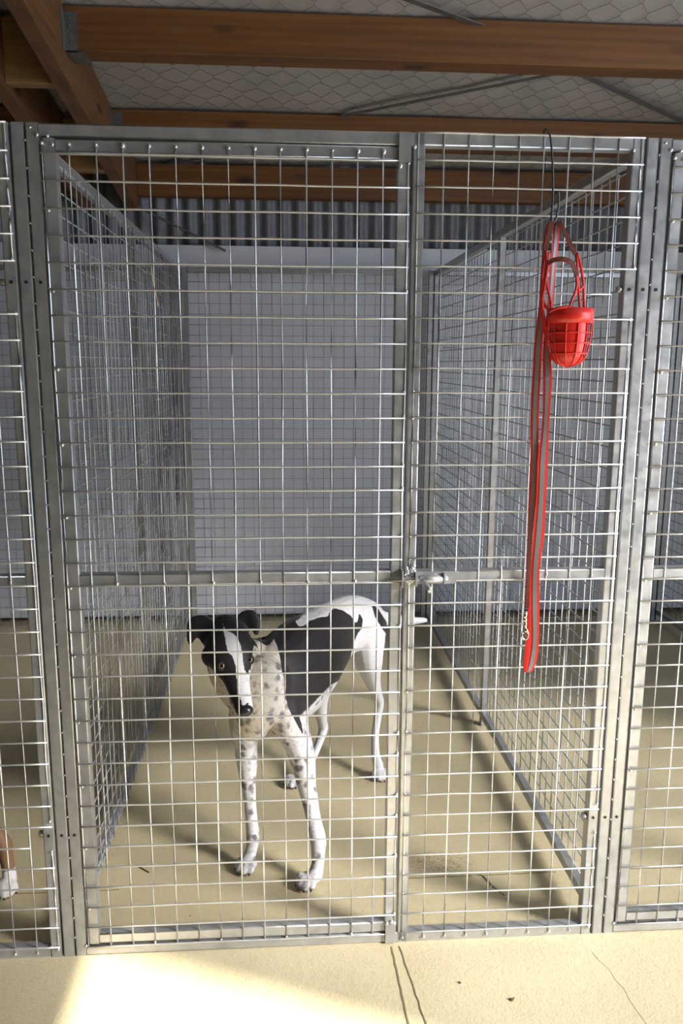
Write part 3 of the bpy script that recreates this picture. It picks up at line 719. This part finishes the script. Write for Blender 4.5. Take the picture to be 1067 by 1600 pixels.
def make_dog(me, fur, label, fawn):
    root = empty('dog', (.55, .5, 0)); tag(root, label, 'dog')
    paint(me, fawn); me.materials.clear(); me.materials.append(fur)
    o = bpy.data.objects.new('body', me); COL.objects.link(o); o.parent = root; shift(me, root.location)
    for sg in (1, -1):
        c = H(.098, sg*.0375, -.0065); c = at(*((390.5, 1031) if sg > 0 else (347, 1040.5)), c.y) + EYE_DIR*(.001 if sg > 0 else .005)
        e = MB(); e.ball((0, 0, 0), .0090, 20, 14); eo = e.build('eye', M_EYE, root); eo.location = c - root.location
        k = MB(); k.add(*torus(.0084, .0034, EYE_DIR), True); ro = k.build('eyelid', M_RIM, root); ro.location = c + EYE_DIR*.0035 - root.location
    k = MB(); c = H(.230, 0, -.030)
    k.add(*nose_mesh(c), True); part(k, 'nose', M_NOSE, root)
    for tip, d in claws:
        k = MB(); k.sweep([tip - d*.006 + Vector((0, 0, .004)), tip + Vector((0, 0, .001)), tip + d*.006 - Vector((0, 0, .006))], lambda i: [((.0050, .0040, .0015)[i]*math.cos(2*PI*j/6), (.0050, .0040, .0015)[i]*math.sin(2*PI*j/6)) for j in range(6)])
        part(k, 'claw', M_CLAW, root)
    return root
def torus(R, r, ax, n=20, m=6):
    ax = Vector(ax).normalized(); a = ax.orthogonal().normalized(); b = ax.cross(a); vs = []; fs = []
    for i in range(n):
        t = 2*PI*i/n; d = a*math.cos(t)+b*math.sin(t)
        for j in range(m):
            q = 2*PI*j/m; vs.append(d*(R+r*math.cos(q)) + ax*r*math.sin(q))
    for i in range(n):
        for j in range(m): fs.append((i*m+j, ((i+1) % n)*m+j, ((i+1) % n)*m+(j+1) % m, i*m+(j+1) % m))
    return vs, fs
def nose_mesh(c, n=18, m=12):
    vs = []; fs = []
    for i in range(m+1):
        th = PI*i/m
        for j in range(n):
            ph = 2*PI*j/n; l, u, s = math.sin(th)*math.cos(ph), math.sin(th)*math.sin(ph), math.cos(th)
            w = .0200*(1-.25*(u < -.1)*abs(u)); h = .0155
            dent = 0.0035*math.exp(-((abs(l)-.55)**2+(u+.05)**2)/.05)*(s > 0) + .0015*math.exp(-(l*l)/.01)*(s > 0)
            vs.append(c + HS*(l*w) + HU*(u*h) + HF*(s*(.0145)-dent))
    for i in range(m):
        for j in range(n): fs.append((i*n+j, i*n+(j+1) % n, (i+1)*n+(j+1) % n, (i+1)*n+j))
    return vs, fs
me_fawn = me_dog.copy()
dog = make_dog(me_dog, M_FUR, 'slim black and white short-haired dog standing behind the mesh gate, looking out', False)
fawn = make_dog(me_fawn, M_FUR2, 'fawn dog with a white paw in the kennel cut by the left photo edge', True)
# turned round its left front paw, which shows at the photo's left edge
a = math.radians(60); foot = at_z(9, 1398, 0); rel = Vector((.502, .218, 0))-Vector(fawn.location)
fawn.rotation_euler.z = a; fawn.location = foot - Matrix.Rotation(a, 3, 'Z') @ rel
# ------------------------------------------------------------------ red muzzle, leash and wire hook hanging on the fixed panel
def webbing_mat():
    m, nt, b = new_mat('red_webbing')
    n = N(nt, 'ShaderNodeTexWave', Scale=260.0); n.bands_direction = 'Z'; nt.links.new(coords(nt), n.inputs['Vector'])
    r = ramp(nt, n.outputs['Fac'], [(0.2, c4(0.60, 0.020, 0.018)), (0.8, c4(0.80, 0.040, 0.028))]); nt.links.new(r.outputs[0], b.inputs['Base Color'])
    b.inputs['Roughness'].default_value = 0.5; bump(nt, b, n.outputs['Fac'], 0.3, 0.0006); return m
M_WEB = webbing_mat()
M_STRIPE = plain('reflective_stripe', (0.24, 0.23, 0.24), 0.45, 0.2, 0.06, 200)
M_RED = plain('red_plastic', (0.78, 0.028, 0.020), 0.30)
M_REDC = plain('red_cord', (0.72, 0.030, 0.022), 0.45)
M_LEATHER = plain('brown_leather', (0.15, 0.032, 0.016), 0.6, 0, 0.35, 120)
M_CHROME = plain('nickel', (0.72, 0.66, 0.55), 0.2, 1.0)
YL = -0.022
def band(pts, thick=0.0016, y=YL):
    """pts: (px left, px right, py, depth left, depth right); a ribbon between two edges seen in the photo"""
    mb = MB(); L = []; R = []
    S = catmull([tuple(map(float, p)) for p in pts], 5)
    for a, b, py, ya, yb in S: L.append(at(a, py, y+ya)); R.append(at(b, py, y+yb))
    vs = []; n = len(L)
    for i in range(n):
        w = (R[i]-L[i]); t = (L[min(i+1, n-1)]-L[max(i-1, 0)]); nn = w.cross(t).normalized()*thick/2
        vs += [L[i]-nn, R[i]-nn, R[i]+nn, L[i]+nn]
    fs = []
    for i in range(n-1):
        for j in range(4): fs.append((i*4+j, i*4+(j+1) % 4, (i+1)*4+(j+1) % 4, (i+1)*4+j))
    fs += [(3, 2, 1, 0), (n*4-4, n*4-3, n*4-2, n*4-1)]
    mb.add(vs, fs); return mb
def inset(pts, k=0.28, dy=-0.0014): return [(a+(b-a)*k, b-(b-a)*k, py, ya+(yb-ya)*k+dy, yb-(yb-ya)*k+dy) for a, b, py, ya, yb in pts]
lroot = empty('leash', at(845, 700, YL)); tag(lroot, 'long red webbing dog leash with grey stripe, hung doubled beside the muzzle', 'leash')
S1 = [(857,864,345,.000,-.004),(850,858,366,.004,-.002),(846,853,414,.006,.000),(843,850,465,.008,.002),(838,849,510,.010,.004),(834,847,545,.010,.004),(832,845,583,.010,.004),(829,842,640,.010,.004),(828,841,718,.010,.006),(826,838,776,.012,.006),(824,832,835,.012,.007),(822,829,893,.012,.008),(819,827,950,.010,.006)]
S2 = [(866,873,346,.006,-.002),(864,874,366,.002,.002),(861,870,400,.004,.010),(858,866,440,.010,.014),(855,864,480,.014,.016),(848,861,545,.006,.000),(848,862,591,.000,-.004),(847,858,659,.000,-.004),(840,856,718,.000,-.003),(838,853,776,.000,-.004),(833,850,835,.000,-.005),(829,843,893,.000,-.006),(828,843,952,.000,-.005),(829,842,1000,.000,-.005),(825,839,1030,-.002,-.006),(822,832,1047,-.003,-.004),(820,829,1050,.004,.004)]
S3 = [(820,827,1050,.004,.004),(817,825,1040,.010,.008),(820,829,1012,.012,.010),(823,833,975,.010,.008),(825,834,930,.010,.008),(826,835,890,.009,.007)]
for P, ins in ((S1, True), (S2, True), (S3, False)):
    part(band(P), 'strap', M_WEB, lroot)
    if ins: part(band(inset(P), 0.0008), 'stripe', M_STRIPE, lroot, 'grey reflective stripe')
cm = MB()
c = [at(821, 955, YL+.006), at(820, 968, YL+.004), at(822, 985, YL+.004), at(820, 1000, YL+.004)]
cm.rod([c[0], c[1]], .0042, 10, (0, 1, 0)); cm.rod([c[1], c[2]], .0028, 8, (0, 1, 0)); cm.ball(c[1], .0055, 10, 6); cm.ball(c[2], .0050, 10, 6)
hk = [c[2]+Vector((math.sin(t)*.007-.002, 0, -.010+math.cos(t)*.011)) for t in [k*PI*1.7/10 for k in range(11)]]
cm.rod(hk, .0022, 8, (0, 1, 0)); part(cm, 'snap_clip', M_CHROME, lroot, 'shiny metal snap clip')

hroot = empty('wire_hook', at(860, 280, YL)); tag(hroot, 'dark bent wire hook over the top rail holding the red leash and muzzle', 'hook')
mb = MB(); P = [(853, 262, .046), (851, 235, .046), (849, 210, .044), (852, 202, .030), (856, 204, .000), (860, 216, -.012), (863, 250, -.016), (864, 290, -.016), (863, 320, -.018), (861, 342, -.020), (863, 349, -.022), (868, 343, -.024), (872, 326, -.026), (873, 310, -.026), (872, 299, -.027)]
S = catmull([tuple(map(float, p)) for p in P], 4); mb.rod([at(a, b, c) for a, b, c in S], .0019, 8, (0.3, 1, 0)); part(mb, 'hook_wire', M_STEELDARK, hroot)

mroot = empty('muzzle', at(890, 500, YL-.02)); tag(mroot, 'red plastic greyhound muzzle with cords and brown straps, hung on the wire hook', 'muzzle')
MC = at(891, 494, -.052); ML = (at(924, 496, -.052)-at(858, 496, -.052)).length/2; MH = (at(891, 484, -.052)-at(891, 573, -.052)).length
ry = 0.040
def cup(phi, t, k=1.0):
    """t 0 at the rim to 1 at the closed end"""
    z = MC.z + .012 - t*MH; prof = max(0.0, 1-max(0, (t-.30)/.70)**2.7)**0.40*(1-.02*t)
    return Vector((MC.x-.001*t*0 + ML*k*prof*math.cos(phi), MC.y + ry*k*prof*math.sin(phi), z))
mb = MB(); n = 40                                     # rim band
vs = []
for i in range(n):
    ph = 2*PI*i/n
    for k, t in ((1.05, -.02), (1.05, .24), (0.97, .24), (0.97, -.02)): vs.append(cup(ph, t, k))
fs = [(i*4+j, ((i+1) % n)*4+j, ((i+1) % n)*4+(j+1) % 4, i*4+(j+1) % 4) for i in range(n) for j in range(4)]
mb.add(vs, fs, True); part(mb, 'rim_band', M_RED, mroot, 'smooth red rim band')
holes0, holes1 = -0.98, 0.15                            # open lattice on the side turned right
mb = MB(); na, nt_ = 48, 14; grid = {}
for i in range(na):
    for j in range(nt_+1):
        t = .20 + .80*j/nt_; grid[(i, j)] = cup(2*PI*i/na, t, .97)
idx = {}; vs = []
for key, p in grid.items(): idx[key] = len(vs); vs.append(p)
fs = []
for i in range(na):
    ph = (2*PI*(i+.5)/na+PI) % (2*PI)-PI
    for j in range(nt_):
        if holes0-.05 < ph < holes1 and j < 11: continue
        if 2.2 < abs(ph) and ph > 0 and j < 10: continue
        fs.append((idx[(i, j)], idx[((i+1) % na, j)], idx[((i+1) % na, j+1)], idx[(i, j+1)]))
mb.add(vs, fs, True); part(mb, 'basket_wall', M_RED, mroot)
for ph in (-2.6, -2.05, -1.5, -1.0, -.55, -.12, .3, .9, 1.6, 2.3, 3.0):
    mb = MB(); mb.rod([cup(ph, t/14, 1.0) for t in range(3, 15)], .0017, 6, (0.2, 0.3, 1)); part(mb, 'basket_rib', M_RED, mroot)
for t in (.40, .58, .76):
    mb = MB(); mb.rod([cup(2*PI*i/36, t, 1.0) for i in range(37)], .0015, 6); part(mb, 'basket_ring', M_RED, mroot)
def cord(P, r, mat, name, label=None, flat=None):
    mb = MB(); S = catmull([tuple(map(float, p)) for p in P], 5); pts = [at(a, b, c) for a, b, c in S]
    if flat: mb.sweep(pts, [(-flat/2, -r), (flat/2, -r), (flat/2, r), (-flat/2, r)], (0, -1, 0.05), smooth=False)
    else: mb.rod(pts, r, 8, (0.2, 1, 0.1))
    return part(mb, name, mat, mroot, label)
cord([(862,350,-.040),(856,372,-.042),(852,392,-.044)], .0012, M_LEATHER, 'leather_strap', 'dark brown leather strap', .0095)
cord([(872,347,-.040),(879,356,-.044),(888,375,-.046),(896,392,-.048),(902,400,-.048)], .0012, M_LEATHER, 'leather_strap', 'dark brown leather strap', .0085)
cord([(856,411,-.050),(866,406,-.056),(880,405,-.060),(892,410,-.060),(898,420,-.058),(901,432,-.056)], .0012, M_LEATHER, 'brow_strap', 'arched brown leather strap', .0090)
cord([(902,396,-.048),(907,415,-.050),(911,440,-.052),(912,460,-.052),(913,484,-.054)], .0026, M_REDC, 'cord')
cord([(901,398,-.048),(902,420,-.052),(903,445,-.056),(905,468,-.058),(906,484,-.060)], .0026, M_REDC, 'cord')
cord([(900,430,-.056),(901,445,-.058),(898,458,-.060),(893,470,-.062),(889,480,-.064),(880,483,-.072)], .0026, M_REDC, 'cord')
cord([(912,446,-.052),(904,454,-.055),(898,458,-.058)], .0026, M_REDC, 'cord')
cord([(853,392,-.044),(854,420,-.048),(849,440,-.050),(846,460,-.050),(852,478,-.050),(862,488,-.052)], .0030, M_REDC, 'cord')
cord([(857,395,-.044),(852,430,-.050),(856,452,-.054),(860,470,-.056),(861,488,-.058)], .0026, M_REDC, 'cord')
cord([(856,414,-.050),(851,446,-.052),(847,470,-.052),(850,500,-.050),(858,530,-.048)], .0030, M_REDC, 'cord')
cord([(850,400,-.040),(846,440,-.042),(845,480,-.042),(849,510,-.044),(856,540,-.046)], .0026, M_REDC, 'cord')
cord([(858,487,-.074),(872,481,-.086),(890,480,-.088),(900,483,-.086)], .0026, M_REDC, 'cord')

# ------------------------------------------------------------------ litter on the floor
M_TWIG = plain('dry_stem', (0.55, 0.48, 0.33), 0.8); M_LEAF = plain('dry_leaf', (0.12, 0.07, 0.035), 0.8); M_STRAW = plain('straw', (0.60, 0.50, 0.26), 0.7)
def litter(name, P, r, mat, label, cat):
    mb = MB(); pts = [at_z(a, b, r+.0004) for a, b in P]; pts = [Vector(p) for p in catmull([tuple(p) for p in pts], 3)]; mb.rod(pts, r, 6)
    o = mb.build(name, mat); return tag(o, label, cat)
litter('twig', [(735,1368),(752,1366),(764,1378),(775,1388),(789,1398)], .0016, M_TWIG, 'pale dry stem on the floor near the front of the kennel, right of the gate', 'twig')
litter('twig', [(762,1372),(768,1383),(758,1390)], .0012, M_TWIG, 'short pale stem fork beside the longer stem on the kennel floor', 'twig')
litter('leaf_scrap', [(796,1560),(800,1563),(803,1559)], .0018, M_LEAF, 'tiny curled brown leaf scrap on the bare floor in front of the kennel', 'leaf')
litter('leaf_scrap', [(424,1344),(428,1346),(432,1345)], .0024, M_LEAF, 'brown leaf scrap on the floor between the front paws', 'leaf')
litter('leaf_scrap', [(717,1534),(720,1536)], .0016, M_LEAF, 'dark speck of leaf on the front floor right of the grooves', 'leaf')
litter('leaf_scrap', [(213,1352),(224,1358),(233,1363)], .0016, M_LEAF, 'thin dark leaf scrap on the kennel floor left of the white paw', 'leaf')
mb = MB(); P = catmull([(236,415,-.004),(239,440,-.006),(243,458,-.007),(247,477,-.010)], 3); mb.rod([at(*p) for p in P], .0009, 6); tag(mb.build('straw', M_STRAW), 'single straw caught on the upper left gate mesh', 'straw')
